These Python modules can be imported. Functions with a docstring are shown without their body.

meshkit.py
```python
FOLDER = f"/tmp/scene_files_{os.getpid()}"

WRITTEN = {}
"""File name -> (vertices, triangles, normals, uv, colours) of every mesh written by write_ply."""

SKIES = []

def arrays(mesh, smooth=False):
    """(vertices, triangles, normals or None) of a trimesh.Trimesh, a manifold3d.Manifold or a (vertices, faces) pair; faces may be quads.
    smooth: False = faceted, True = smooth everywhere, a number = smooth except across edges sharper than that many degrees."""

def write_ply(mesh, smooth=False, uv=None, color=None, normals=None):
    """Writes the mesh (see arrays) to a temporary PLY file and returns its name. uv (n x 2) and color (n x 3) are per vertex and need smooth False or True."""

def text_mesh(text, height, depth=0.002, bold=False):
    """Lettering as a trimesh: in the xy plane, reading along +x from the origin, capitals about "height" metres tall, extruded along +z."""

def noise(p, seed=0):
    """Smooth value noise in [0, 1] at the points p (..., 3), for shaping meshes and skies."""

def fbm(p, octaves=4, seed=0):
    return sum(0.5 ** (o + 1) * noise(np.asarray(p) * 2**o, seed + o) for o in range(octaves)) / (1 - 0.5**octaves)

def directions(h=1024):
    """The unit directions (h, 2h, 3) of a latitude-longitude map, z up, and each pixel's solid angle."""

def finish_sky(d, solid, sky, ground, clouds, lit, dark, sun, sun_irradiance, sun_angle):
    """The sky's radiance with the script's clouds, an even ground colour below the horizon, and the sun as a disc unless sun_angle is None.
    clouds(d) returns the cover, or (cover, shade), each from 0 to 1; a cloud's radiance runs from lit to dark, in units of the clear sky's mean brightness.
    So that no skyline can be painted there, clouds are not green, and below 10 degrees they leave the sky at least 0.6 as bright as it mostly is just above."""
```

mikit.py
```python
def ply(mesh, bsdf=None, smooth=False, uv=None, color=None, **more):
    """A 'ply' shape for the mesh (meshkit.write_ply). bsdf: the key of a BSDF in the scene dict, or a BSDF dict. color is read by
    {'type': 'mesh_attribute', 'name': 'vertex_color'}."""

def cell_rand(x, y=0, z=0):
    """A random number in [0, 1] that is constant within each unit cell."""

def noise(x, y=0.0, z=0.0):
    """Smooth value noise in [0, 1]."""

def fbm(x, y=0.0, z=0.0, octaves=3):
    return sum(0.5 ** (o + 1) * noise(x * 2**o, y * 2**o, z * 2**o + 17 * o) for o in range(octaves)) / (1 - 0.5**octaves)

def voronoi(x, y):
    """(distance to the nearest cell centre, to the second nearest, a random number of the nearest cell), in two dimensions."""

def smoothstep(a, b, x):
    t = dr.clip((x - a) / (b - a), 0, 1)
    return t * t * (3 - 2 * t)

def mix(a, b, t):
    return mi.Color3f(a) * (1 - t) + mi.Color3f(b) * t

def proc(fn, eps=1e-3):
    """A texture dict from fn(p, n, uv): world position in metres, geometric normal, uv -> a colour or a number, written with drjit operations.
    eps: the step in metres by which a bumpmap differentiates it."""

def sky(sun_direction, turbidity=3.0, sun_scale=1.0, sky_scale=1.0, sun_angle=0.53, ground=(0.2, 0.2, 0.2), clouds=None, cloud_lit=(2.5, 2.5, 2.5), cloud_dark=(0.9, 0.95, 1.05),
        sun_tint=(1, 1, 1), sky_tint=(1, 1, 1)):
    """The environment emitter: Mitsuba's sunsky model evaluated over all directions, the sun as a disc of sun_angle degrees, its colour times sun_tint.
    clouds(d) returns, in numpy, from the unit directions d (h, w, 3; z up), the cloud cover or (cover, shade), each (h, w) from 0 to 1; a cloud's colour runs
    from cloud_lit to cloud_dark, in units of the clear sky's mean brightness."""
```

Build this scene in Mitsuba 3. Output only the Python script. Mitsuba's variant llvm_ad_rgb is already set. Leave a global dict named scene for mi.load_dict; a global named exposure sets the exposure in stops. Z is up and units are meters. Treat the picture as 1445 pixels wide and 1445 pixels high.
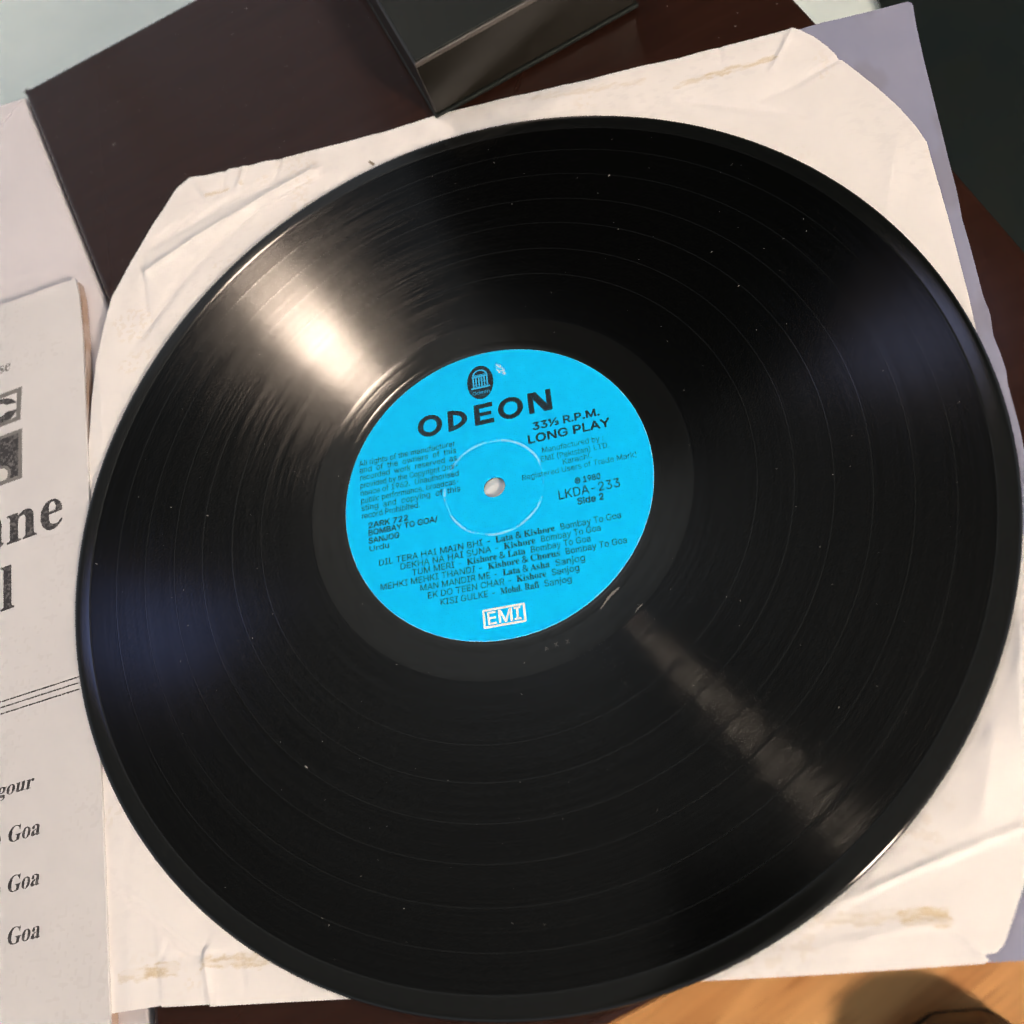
import math, random
import numpy as np, trimesh, shapely, mapbox_earcut
from shapely.geometry import Polygon, LineString, Point, box as sbox
from shapely import affinity
from shapely.ops import unary_union
from scipy.spatial import Delaunay
import mitsuba as mi, drjit as dr
import mikit, meshkit
from mikit import proc, noise, fbm, voronoi, smoothstep, mix, cell_rand

T = mi.ScalarTransform4f
scene, labels = {}, {}
MM = 1e-3
rng = np.random.default_rng(7)
random.seed(7)

# ------------------------------------------------------------------ camera
EYE = np.array([66.352, -141.471, 273.087]) * MM          # a phone held over the record
FWD = np.array([-0.198530, 0.425372, -0.882975])
UP = np.array([0.191708, 0.900359, 0.390643])
RIGHT = np.cross(FWD, UP)
exposure = 0.34
scene['camera'] = {'type': 'thinlens', 'fov': 54.358, 'fov_axis': 'x',
                   'to_world': T().look_at(origin=EYE.tolist(), target=(EYE + FWD).tolist(), up=UP.tolist()),
                   'aperture_radius': 0.0015, 'focus_distance': 0.318, 'near_clip': 0.01, 'far_clip': 60.0}

# ------------------------------------------------------------------ light
# dim room light from the walls and ceiling all round, a warm shaded lamp behind the table to the left,
# a second warm lamp low on the right behind the photographer, an added overhead fill lamp, and two small bluish window panes to the left and to the right
scene['room_light'] = {'type': 'constant', 'radiance': {'type': 'rgb', 'value': [0.325, 0.358, 0.400]}}
LAMP_L = [176.0, 138.0, 108.0]
LAMP_R = [185.0, 150.0, 119.0]
CEILING = [25.0, 27.0, 30.0]  # fill light added overhead, its mirror image hidden under the label
PANES = [0.60, 0.95, 2.4]
PANES_R = [0.95, 1.2, 2.3]

# ------------------------------------------------------------------ helpers
def mesh(v, f):
    return trimesh.Trimesh(np.asarray(v, float), np.asarray(f, int), process=False)

def mm(m, loc=(0, 0, 0)):
    m = m.copy()
    m.vertices = (np.asarray(m.vertices) + np.asarray(loc)) * MM
    return m

def numbered(key):
    if key not in scene and key not in labels:
        return key
    n = 1
    while f'{key}_{n:03d}' in scene or f'{key}_{n:03d}' in labels:
        n += 1
    return f'{key}_{n:03d}'

def put(name, m, bsdf, parent=None, smooth=False, uv=None, unit=True, **more):
    """One entry of the scene; m is in millimetres."""
    key = numbered(f'{parent}__{name}' if parent else name)
    scene[key] = mikit.ply(mm(m) if unit else m, bsdf, smooth=smooth, uv=uv, **more)
    return key

def tag(key, label=None, category=None, group=None, kind=None):
    labels[key] = {k: v for k, v in dict(label=label, category=category, group=group, kind=kind).items() if v}
    return key

def cat(ms):
    return trimesh.util.concatenate(ms)

def flat(shape, z, th=0.06):
    """A shapely area as a thin plate from z up to z + th (mm)."""
    out = []
    for g in getattr(shape, 'geoms', [shape]):
        if g.geom_type == 'Polygon' and g.area > 1e-4:
            e = trimesh.creation.extrude_polygon(g, th, engine='earcut')
            e.apply_translation([0, 0, z])
            out.append(e)
    return cat(out)

def lathe(profile, n=720, close=False):
    """Revolve (r, z) pairs round the z axis; returns mesh with polar uv (r in metres, angle)."""
    p = np.asarray(profile, float)
    a = np.linspace(0, 2 * np.pi, n + 1)
    v = np.stack([p[:, 0, None] * np.cos(a), p[:, 0, None] * np.sin(a), np.repeat(p[:, 1, None], n + 1, 1)], -1)
    uv = np.stack([np.repeat(p[:, 0, None] * MM, n + 1, 1), np.repeat(a[None], len(p), 0)], -1)
    i, j = np.meshgrid(np.arange(len(p) - 1), np.arange(n), indexing='ij')
    q = np.stack([i * (n + 1) + j, (i + 1) * (n + 1) + j, (i + 1) * (n + 1) + j + 1, i * (n + 1) + j + 1], -1).reshape(-1, 4)
    return mesh(v.reshape(-1, 3), np.vstack([q[:, [0, 1, 2]], q[:, [0, 2, 3]]])), uv.reshape(-1, 2)

def rbox(lo, hi, r=1.0, seg=3):
    """A box with rounded edges (mm)."""
    lo, hi = np.asarray(lo, float), np.asarray(hi, float)
    s = np.linspace(0, math.pi / 2, seg + 1)
    pts = []
    for sx in (-1, 1):
        for sy in (-1, 1):
            for sz in (-1, 1):
                c = np.where(np.array([sx, sy, sz]) > 0, hi - r, lo + r)
                for t in s:
                    for u in s:
                        pts.append(c + r * np.array([sx * math.sin(t) * math.cos(u), sy * math.sin(t) * math.sin(u), sz * math.cos(t)]))
    return trimesh.convex.convex_hull(np.array(pts))

def prism_round(poly, z0, z1, r=1.0, seg=4):
    """A convex outline (mm) as a slab with rounded top and bottom edges."""
    pts = []
    for t in np.linspace(0, math.pi / 2, seg + 1):
        q = poly.buffer(-r).buffer(max(r * math.cos(t), 1e-3), quad_segs=6)
        c = np.array(q.exterior.coords[:-1])
        for z in (z1 - r + r * math.sin(t), z0 + r - r * math.sin(t)):
            pts.append(np.c_[c, np.full(len(c), z)])
    return trimesh.convex.convex_hull(np.vstack(pts))

def sheet(poly, zfn, step=2.0, th=0.15):
    """A sheet of paper: outline poly (mm), height zfn(x, y), thickness th."""
    b = []
    for ring in [poly.exterior, *poly.interiors]:
        n = max(8, int(ring.length / step))
        b += [ring.interpolate(k / n, normalized=True).coords[0] for k in range(n)] + list(ring.coords[:-1])
    x0, y0, x1, y1 = poly.bounds
    gx, gy = np.meshgrid(np.arange(x0, x1, step), np.arange(y0, y1, step))
    gx = gx + (np.arange(gx.shape[0]) % 2)[:, None] * step / 2
    g = np.c_[gx.ravel(), gy.ravel()]
    inner = poly.buffer(-step * 0.45)
    g = g[shapely.contains_xy(inner, g[:, 0], g[:, 1])]
    p = np.vstack([np.unique(np.round(np.array(b), 3), axis=0), g])
    tri = Delaunay(p).simplices
    c = p[tri].mean(1)
    tri = tri[shapely.contains_xy(poly, c[:, 0], c[:, 1])]
    d1, d2 = p[tri[:, 1]] - p[tri[:, 0]], p[tri[:, 2]] - p[tri[:, 0]]
    cr = d1[:, 0] * d2[:, 1] - d1[:, 1] * d2[:, 0]
    tri = np.where((cr < 0)[:, None], tri[:, ::-1], tri)[np.abs(cr) > 1e-6]
    z = zfn(p[:, 0], p[:, 1])
    n = len(p)
    e = np.vstack([tri[:, [0, 1]], tri[:, [1, 2]], tri[:, [2, 0]]])
    es = set(map(tuple, e))
    rim = np.array([x for x in es if (x[1], x[0]) not in es])
    side = np.vstack([np.c_[rim[:, 1], rim[:, 0], rim[:, 0] + n], np.c_[rim[:, 1], rim[:, 0] + n, rim[:, 1] + n]])
    return mesh(np.vstack([np.c_[p, z], np.c_[p, z - th]]), np.vstack([tri, tri[:, ::-1] + n, side]))

def seg_dist(x, y, a, b):
    a, b = np.array(a, float), np.array(b, float)
    d = b - a
    t = np.clip(((x - a[0]) * d[0] + (y - a[1]) * d[1]) / (d @ d), 0, 1)
    return np.hypot(x - a[0] - t * d[0], y - a[1] - t * d[1])

def line_dist(x, y, pts):
    return np.min([seg_dist(x, y, a, b) for a, b in zip(pts, pts[1:])], axis=0)

def text(s, p, q, cap, z, bold=False, serif=None, slant=0.0, th=0.05):
    """Lettering printed from point p to point q (mm), capitals cap mm tall; serif: which characters use the serif face."""
    if serif:
        m, x = [], 0.0
        for ch in s:
            if ch == ' ':
                x += 30
                continue
            adv, polys = GLYPHS[ch]
            for rings in polys:
                g = affinity.translate(Polygon(rings[0], rings[1:]).buffer(0), x, 0)
                m.append(flat(g, 0, 1.0))
            x += adv
        m = cat(m)
        m.vertices[:, :2] *= cap / 95.0
    else:
        m = meshkit.text_mesh(s, 1.0, 1.0, bold)
        m.vertices[:, :2] *= cap
    v = m.vertices
    x0, x1 = v[:, 0].min(), v[:, 0].max()
    p, q = np.array(p, float), np.array(q, float)
    d = q - p
    ln = np.linalg.norm(d)
    e = d / ln
    u = (v[:, 0] - x0) / (x1 - x0) * ln + slant * v[:, 1]
    w = v[:, 1]
    m.vertices = np.c_[p[0] + u * e[0] - w * e[1], p[1] + u * e[1] + w * e[0], z + th * (v[:, 2] > v[:, 2].mean())]
    return m

def runs(parts, p, q, cap, z):
    """A line made of runs (string, serif?) set one after the other between p and q."""
    ws = [(len(s) - 0.45 * sum(c in ' iIlt.-' for c in s)) * (1.28 if s.upper() == s else 1.0) for s, _ in parts]
    gap = 1.2
    tot = sum(ws) + gap * (len(ws) - 1)
    p, q = np.array(p, float), np.array(q, float)
    out, x = [], 0.0
    for (s, serif), w in zip(parts, ws):
        out.append(text(s, p + (q - p) * x / tot, p + (q - p) * (x + w) / tot, cap, z, serif=serif))
        x += w + gap
    return cat(out)

GLYPHS = {'a':(72,[[[(4,19),(7,25),(17,32),(29,38),(40,40),(41,42),(41,56),(38,61),(33,63),(27,63),(22,60),(22,58),(25,53),(25,46),(23,43),(18,41),(13,41),(10,43),(7,47),(7,54),(14,63),(27,68),(41,68),(52,65),(58,60),(61,49),(61,11),(63,9),(68,9),(68,6),(66,4),(57,-1),(49,-1),(46,0),(41,7),(29,0),(16,-1),(10,2),(6,5),(4,10)],[(25,22),(26,13),(30,9),(37,11),(41,14),(41,36),(38,36),(32,33),(27,29)]]]),'n':(80,[[[(4,0),(4,4),(8,5),(11,7),(11,57),(8,60),(4,61),(4,65),(31,65),(31,59),(32,58),(37,62),(44,66),(54,67),(61,64),(68,56),(69,48),(69,8),(72,5),(76,4),(76,0),(42,0),(42,4),(47,5),(49,9),(49,50),(48,53),(44,56),(36,54),(31,47),(31,9),(33,5),(38,4),(38,0)]]]),'e':(63,[[[(4,25),(4,42),(7,51),(12,59),(18,64),(28,68),(42,67),(50,62),(56,54),(59,46),(59,36),(25,35),(26,21),(30,14),(34,12),(39,10),(44,10),(50,12),(56,18),(60,17),(57,11),(47,3),(38,-1),(27,-1),(19,2),(9,12)],[(25,42),(26,41),(42,42),(42,53),(41,57),(38,62),(33,63),(28,61),(25,52)]]]),'l':(42,[[[(4,0),(4,4),(8,5),(11,7),(11,88),(9,90),(4,91),(4,95),(31,95),(31,10),(33,5),(38,4),(38,0)]]]),'g':(68,[[[(3,-17),(4,-11),(7,-8),(13,-5),(5,3),(5,11),(12,19),(19,23),(13,27),(6,35),(4,47),(7,55),(16,63),(27,67),(39,67),(48,64),(67,64),(67,56),(58,55),(61,48),(61,37),(58,32),(50,25),(41,22),(27,22),(21,17),(21,14),(26,11),(46,11),(55,9),(61,6),(64,3),(66,-2),(66,-12),(62,-19),(57,-24),(49,-27),(39,-29),(22,-29),(10,-25),(4,-21)],[(16,-16),(18,-20),(24,-23),(40,-24),(50,-21),(54,-17),(55,-13),(53,-9),(47,-7),(20,-7),(17,-10)],[(24,40),(26,31),(29,27),(35,26),(40,31),(41,53),(39,59),(37,61),(31,62),(27,59),(24,49)]]]),'o':(70,[[[(4,32),(5,46),(11,56),(19,64),(30,68),(45,67),(54,62),(60,56),(64,48),(67,33),(65,21),(60,11),(51,3),(40,-1),(25,0),(16,5),(11,11),(6,18)],[(25,19),(26,10),(29,5),(33,4),(38,4),(43,8),(46,17),(46,48),(42,60),(37,63),(33,63),(29,61),(25,54)]]]),'G':(106,[[[(6,39),(6,59),(10,71),(18,83),(25,89),(36,96),(46,98),(66,97),(81,92),(84,93),(88,98),(91,98),(91,66),(87,67),(83,76),(74,87),(63,93),(59,94),(49,93),(43,90),(39,86),(34,77),(32,68),(31,37),(34,22),(40,12),(48,5),(54,4),(62,4),(67,5),(71,10),(72,28),(69,36),(63,39),(58,39),(58,42),(104,42),(104,39),(97,38),(93,31),(93,6),(80,2),(65,-1),(48,-1),(34,3),(25,8),(17,15),(10,26)]]]),'r':(60,[[[(4,0),(4,4),(8,5),(11,7),(11,58),(9,60),(4,61),(4,65),(31,65),(32,56),(39,64),(46,67),(53,67),(58,64),(61,59),(61,53),(57,47),(49,46),(46,48),(43,53),(39,54),(34,51),(32,46),(32,8),(34,4),(41,4),(41,0)]]]),'s':(61,[[[(7,23),(11,23),(15,13),(21,7),(26,4),(35,5),(39,9),(40,14),(37,20),(18,30),(11,37),(8,42),(8,53),(11,59),(18,66),(25,68),(33,68),(46,65),(48,68),(51,68),(51,47),(47,47),(43,58),(33,63),(26,62),(22,57),(23,51),(27,48),(42,40),(47,37),(52,32),(54,27),(54,15),(50,7),(46,3),(37,-1),(27,-1),(15,3),(13,2),(11,-1),(7,-1)]]]),'C':(98,[[[(7,33),(5,54),(9,69),(17,82),(25,90),(36,96),(47,98),(65,97),(79,92),(82,92),(86,94),(88,98),(91,98),(91,66),(87,67),(83,76),(73,88),(63,93),(52,94),(42,89),(37,84),(33,73),(31,64),(30,55),(31,34),(33,26),(38,15),(47,8),(54,6),(62,6),(77,12),(83,16),(89,23),(90,23),(93,20),(93,18),(84,9),(79,5),(69,1),(61,-1),(41,0),(28,5),(21,11),(12,21)]]]),'h':(80,[[[(4,0),(4,4),(8,5),(11,7),(11,88),(8,90),(4,91),(4,95),(31,95),(31,57),(33,57),(36,61),(44,66),(53,67),(61,64),(68,56),(69,48),(69,8),(72,5),(76,4),(76,0),(42,0),(42,4),(47,5),(49,9),(49,50),(48,53),(44,56),(36,54),(31,47),(31,9),(33,5),(38,4),(38,0)]]]),'K':(107,[[[(4,0),(4,4),(11,5),(15,8),(16,12),(16,82),(14,87),(11,90),(4,91),(4,95),(51,95),(51,91),(44,90),(39,85),(39,52),(40,51),(67,78),(73,86),(73,88),(70,90),(61,91),(61,95),(102,95),(102,91),(91,89),(78,80),(57,59),(98,8),(102,4),(109,4),(109,0),(59,0),(59,4),(67,4),(69,6),(69,9),(42,43),(39,41),(39,10),(42,5),(51,4),(51,0)]]]),'L':(89,[[[(4,0),(4,4),(9,4),(13,6),(16,14),(16,82),(14,87),(11,90),(4,91),(4,95),(53,95),(53,91),(46,91),(42,89),(39,85),(38,81),(39,10),(41,7),(44,6),(55,6),(69,10),(79,19),(85,32),(89,32),(84,0)]]]),'t':(47,[[[(4,64),(17,77),(26,89),(30,89),(30,66),(43,66),(43,60),(30,59),(31,12),(33,10),(37,10),(41,13),(43,17),(46,15),(42,6),(33,0),(31,-1),(18,0),(11,6),(11,59),(4,60)]]]),'i':(41,[[[(4,0),(4,4),(8,5),(11,7),(11,58),(9,60),(4,61),(4,65),(31,65),(31,10),(33,5),(38,4),(38,0)]],[[(11,82),(11,91),(16,96),(24,96),(29,94),(31,91),(32,83),(29,78),(26,76),(24,75),(16,76)]]]),'k':(75,[[[(4,0),(4,4),(8,5),(11,7),(11,88),(9,90),(4,91),(4,95),(31,95),(31,37),(33,37),(47,51),(51,57),(49,60),(43,61),(43,65),(72,65),(72,61),(64,60),(61,58),(48,44),(47,42),(72,7),(75,5),(79,4),(79,0),(44,0),(44,4),(48,4),(50,6),(50,8),(34,30),(31,27),(31,9),(33,5),(38,4),(38,0)]]]),'M':(132,[[[(3,0),(3,4),(7,4),(12,5),(16,12),(16,83),(13,89),(8,91),(4,91),(4,95),(39,94),(59,46),(66,31),(68,34),(93,94),(129,95),(129,91),(120,88),(117,80),(118,10),(122,5),(129,4),(129,0),(82,0),(82,4),(92,5),(95,11),(95,76),(94,77),(92,77),(61,0),(56,0),(26,71),(24,75),(22,75),(22,13),(25,6),(31,4),(35,4),(35,0)]]]),'d':(77,[[[(4,24),(5,46),(9,54),(14,61),(26,68),(35,68),(45,62),(46,63),(46,87),(43,91),(37,92),(37,96),(67,96),(67,12),(70,8),(74,7),(74,4),(61,3),(46,-1),(46,6),(45,6),(37,0),(25,-1),(18,2),(13,5),(6,17)],[(25,25),(26,15),(31,8),(38,7),(45,14),(46,17),(46,53),(43,58),(39,60),(34,60),(30,58),(27,54),(25,42)]]]),'R':(99,[[[(4,0),(4,4),(11,4),(14,7),(16,13),(16,82),(13,88),(9,90),(4,90),(4,95),(55,95),(67,93),(79,88),(86,79),(87,63),(84,57),(78,51),(68,46),(68,44),(92,7),(95,5),(100,4),(100,0),(70,0),(49,34),(41,44),(38,43),(39,10),(43,5),(51,4),(51,0)],[(38,49),(39,48),(47,48),(54,50),(60,56),(62,59),(63,76),(60,83),(54,89),(43,89),(39,86)]]]),'f':(45,[[[(4,58),(4,65),(10,65),(12,83),(16,89),(20,93),(31,96),(42,96),(49,94),(54,89),(55,81),(51,75),(43,75),(39,77),(39,84),(41,90),(40,92),(34,91),(32,89),(31,85),(31,65),(42,65),(42,58),(31,57),(31,11),(33,5),(38,4),(42,4),(42,0),(4,0),(4,4),(8,5),(11,8),(11,57),(10,58)]]]),'A':(91,[[[(-2,4),(3,5),(7,8),(42,96),(44,97),(46,97),(80,18),(85,7),(88,5),(93,4),(93,0),(48,0),(48,4),(55,4),(59,7),(58,15),(53,26),(52,27),(21,27),(16,13),(16,8),(19,4),(26,4),(26,0),(-2,0)],[(25,34),(26,33),(50,34),(37,64),(35,63)]]]),'b':(75,[[[(2,96),(29,96),(29,61),(39,67),(51,68),(61,63),(67,56),(71,45),(71,26),(66,13),(55,3),(46,-1),(36,-1),(27,3),(22,7),(13,0),(9,-1),(9,88),(7,91),(2,92)],[(29,12),(32,6),(36,4),(40,4),(44,6),(49,13),(51,21),(51,46),(47,56),(41,60),(37,60),(33,58),(29,52)]]]),'u':(78,[[[(3,66),(30,66),(30,14),(33,10),(36,9),(43,11),(47,15),(47,58),(45,61),(39,62),(39,66),(68,66),(68,13),(70,9),(75,8),(75,4),(63,3),(47,-1),(47,6),(46,7),(39,2),(32,-1),(23,-1),(16,2),(11,8),(10,14),(10,56),(7,61),(3,62)]]]),'m':(116,[[[(4,0),(4,4),(8,5),(11,7),(11,57),(8,60),(4,61),(4,65),(31,65),(31,59),(32,58),(41,65),(52,67),(61,64),(68,56),(75,63),(81,66),(89,67),(96,65),(103,59),(105,50),(105,9),(107,5),(112,4),(112,0),(79,0),(79,4),(85,6),(86,11),(86,46),(84,54),(81,56),(74,55),(68,48),(68,10),(70,5),(75,4),(75,0),(42,0),(42,4),(46,5),(48,8),(48,50),(47,53),(44,56),(39,56),(36,54),(31,48),(31,8),(33,5),(37,4),(37,0)]]]),'F':(84,[[[(3,95),(82,95),(82,67),(79,67),(76,77),(73,81),(70,85),(64,88),(55,89),(42,89),(39,87),(38,84),(38,52),(44,52),(51,55),(55,58),(58,64),(59,71),(63,72),(63,25),(60,25),(57,36),(51,44),(44,46),(38,46),(39,9),(44,4),(54,4),(54,0),(4,0),(4,4),(13,7),(16,14),(16,81),(14,87),(11,89),(3,91)]]]),'&':(103,[[[(8,18),(8,34),(11,40),(17,47),(28,56),(18,69),(17,75),(18,87),(23,95),(30,99),(37,101),(48,101),(60,96),(65,90),(67,86),(67,74),(64,68),(60,62),(48,54),(48,52),(74,28),(79,35),(83,50),(96,50),(91,33),(83,20),(102,0),(85,0),(74,11),(67,6),(55,1),(46,-1),(32,-1),(25,1),(18,4),(11,11)],[(20,24),(23,17),(28,13),(35,10),(49,11),(60,15),(64,19),(37,47),(32,45),(23,36),(20,29)],[(29,76),(33,68),(40,61),(47,65),(52,70),(54,75),(54,82),(52,87),(47,90),(38,90),(30,85)]]]),'-':(46,[[[(5,43),(39,43),(39,32),(5,32)]]]),'.':(38,[[[(11,14),(12,17),(16,18),(24,18),(27,13),(26,3),(22,-1),(14,0),(11,4)]]])}

# ------------------------------------------------------------------ materials
def rgb(*c):
    return {'type': 'rgb', 'value': list(c)}

def two(b):
    return {'type': 'twosided', 'bsdf': b}

def capsule(x, y, a, b):
    dx, dy = b[0] - a[0], b[1] - a[1]
    t = dr.clip(((x - a[0]) * dx + (y - a[1]) * dy) / (dx * dx + dy * dy), 0, 1)
    return dr.sqrt(dr.square(x - a[0] - t * dx) + dr.square(y - a[1] - t * dy))

# grooves: their walls spread light across the groove and hardly at all along it; lands between them mirror more sharply
def turn(p):
    x, y = p.x * 1000.0, p.y * 1000.0
    r = dr.sqrt(x * x + y * y)
    return r, x / r, y / r
def wall_gloss(p, n, uv):
    r, c, s = turn(p)
    k = 0.35 * noise(r * 2.1, c * 1.5, s * 1.5) + 0.65 * noise(r * 16.0, c * 2.0, s * 2.0 + 40.0)
    g = noise(r * 5.0, c * r * 3.0, s * r * 3.0)
    return 0.029 * (0.80 + 0.4 * smoothstep(0.25, 0.8, k)) * (0.9 + 0.2 * g)
def land_spread(p, n, uv):
    r, c, s = turn(p)
    return 0.026 + 0.032 * smoothstep(0.3, 0.75, 0.4 * noise(r * 1.7, c * 4.0, s * 4.0 + 70.0) + 0.6 * noise(r * 14.0, c * 6.0, s * 6.0 + 30.0))
def lobe(au, av, f):
    return {'type': 'roughconductor', 'material': 'none', 'distribution': 'beckmann', 'alpha_u': au, 'alpha_v': av, 'specular_reflectance': f}
scene['vinyl_grooved'] = two({'type': 'blendbsdf', 'weight': 0.2,
    'plastic': {'type': 'blendbsdf', 'weight': 0.48, 'mirror': lobe(0.038, 0.011, proc(wall_gloss)), 'sheen': lobe(0.060, proc(land_spread), proc(wall_gloss))},
    'pvc': {'type': 'diffuse', 'reflectance': rgb(0.005, 0.0055, 0.0055)}})
def smear(p, n, uv):
    x, y = p.x * 1000.0, p.y * 1000.0
    return 0.020 + 0.035 * smoothstep(0.50, 0.75, fbm(x * 0.12, y * 0.12, 3.0))
scene['vinyl_smooth'] = two({'type': 'blendbsdf', 'weight': 0.05,
    'clean': {'type': 'roughplastic', 'distribution': 'beckmann', 'alpha': 0.02, 'int_ior': 1.45, 'diffuse_reflectance': rgb(0.0035, 0.0040, 0.0040)},
    'hazed': {'type': 'roughplastic', 'distribution': 'beckmann', 'alpha': 0.12, 'int_ior': 1.4, 'diffuse_reflectance': rgb(0.006, 0.0068, 0.0068)}})

def label_colour(p, n, uv):
    x, y = p.x * 1000.0, p.y * 1000.0
    c = mix((0.001, 0.470, 0.915), (0.002, 0.510, 0.950), fbm(x * 0.5, y * 0.5, 1.0))
    c = mix(c, (0.004, 0.39, 0.79), smoothstep(0.74, 0.9, noise(x * 5.0, y * 5.0, 3.0)) * 0.5)
    r, a = dr.sqrt(x * x + y * y), dr.atan2(y, x)
    ring = smoothstep(0.55, 0.2, dr.abs(r - 16.35)) * smoothstep(0.42, 0.62, noise(a * 3.2 + 9.0, r * 0.6, 2.0) * 0.7 + 0.3 * noise(a * 40.0, r * 4.0))
    c = mix(c, (0.50, 0.74, 0.88), ring * 0.42)
    sx, sy = x - 6.0, y - 42.3
    d = dr.sqrt(dr.square((sx + sy * 0.45) / 1.5) + dr.square((sy - sx * 0.2) / 3.2))
    flake = smoothstep(1.0, 0.7, d) * smoothstep(0.56, 0.62, fbm(x * 2.6, y * 2.6, 8.0))
    c = mix(c, (0.75, 0.80, 0.84), flake)
    edge = smoothstep(50.15, 50.45, r + 0.35 * (noise(a * 60.0, 1.0) - 0.5))
    return mix(c, (0.40, 0.66, 0.80), edge * 0.6)
def label_fibre(p, n, uv):
    x, y = p.x * 1000.0, p.y * 1000.0
    return 1.5e-5 * fbm(x * 3.0, y * 3.0, 2.0)
scene['label_paper'] = two({'type': 'principled', 'base_color': proc(label_colour), 'roughness': 0.6, 'specular': 0.06})
def ink_colour(p, n, uv):
    x, y = p.x * 1000.0, p.y * 1000.0
    return mix((0.010, 0.013, 0.018), (0.010, 0.080, 0.140), smoothstep(0.5, 0.8, fbm(x * 3.0, y * 3.0, 5.0)))
scene['black_ink'] = two({'type': 'principled', 'base_color': proc(ink_colour), 'roughness': 0.45, 'specular': 0.08})
def faint_ink(p, n, uv):
    x, y = p.x * 1000.0, p.y * 1000.0
    return mix((0.008, 0.05, 0.09), (0.006, 0.20, 0.36), smoothstep(0.35, 0.75, fbm(x * 1.5, y * 1.5, 6.0)))
scene['thin_ink'] = two({'type': 'principled', 'base_color': proc(faint_ink), 'roughness': 0.5, 'specular': 0.08})
scene['white_ink'] = two({'type': 'principled', 'base_color': rgb(0.74, 0.80, 0.84), 'roughness': 0.5, 'specular': 0.3})
scene['emblem_blue'] = two({'type': 'principled', 'base_color': rgb(0.004, 0.36, 0.66), 'roughness': 0.5, 'specular': 0.3})

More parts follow.
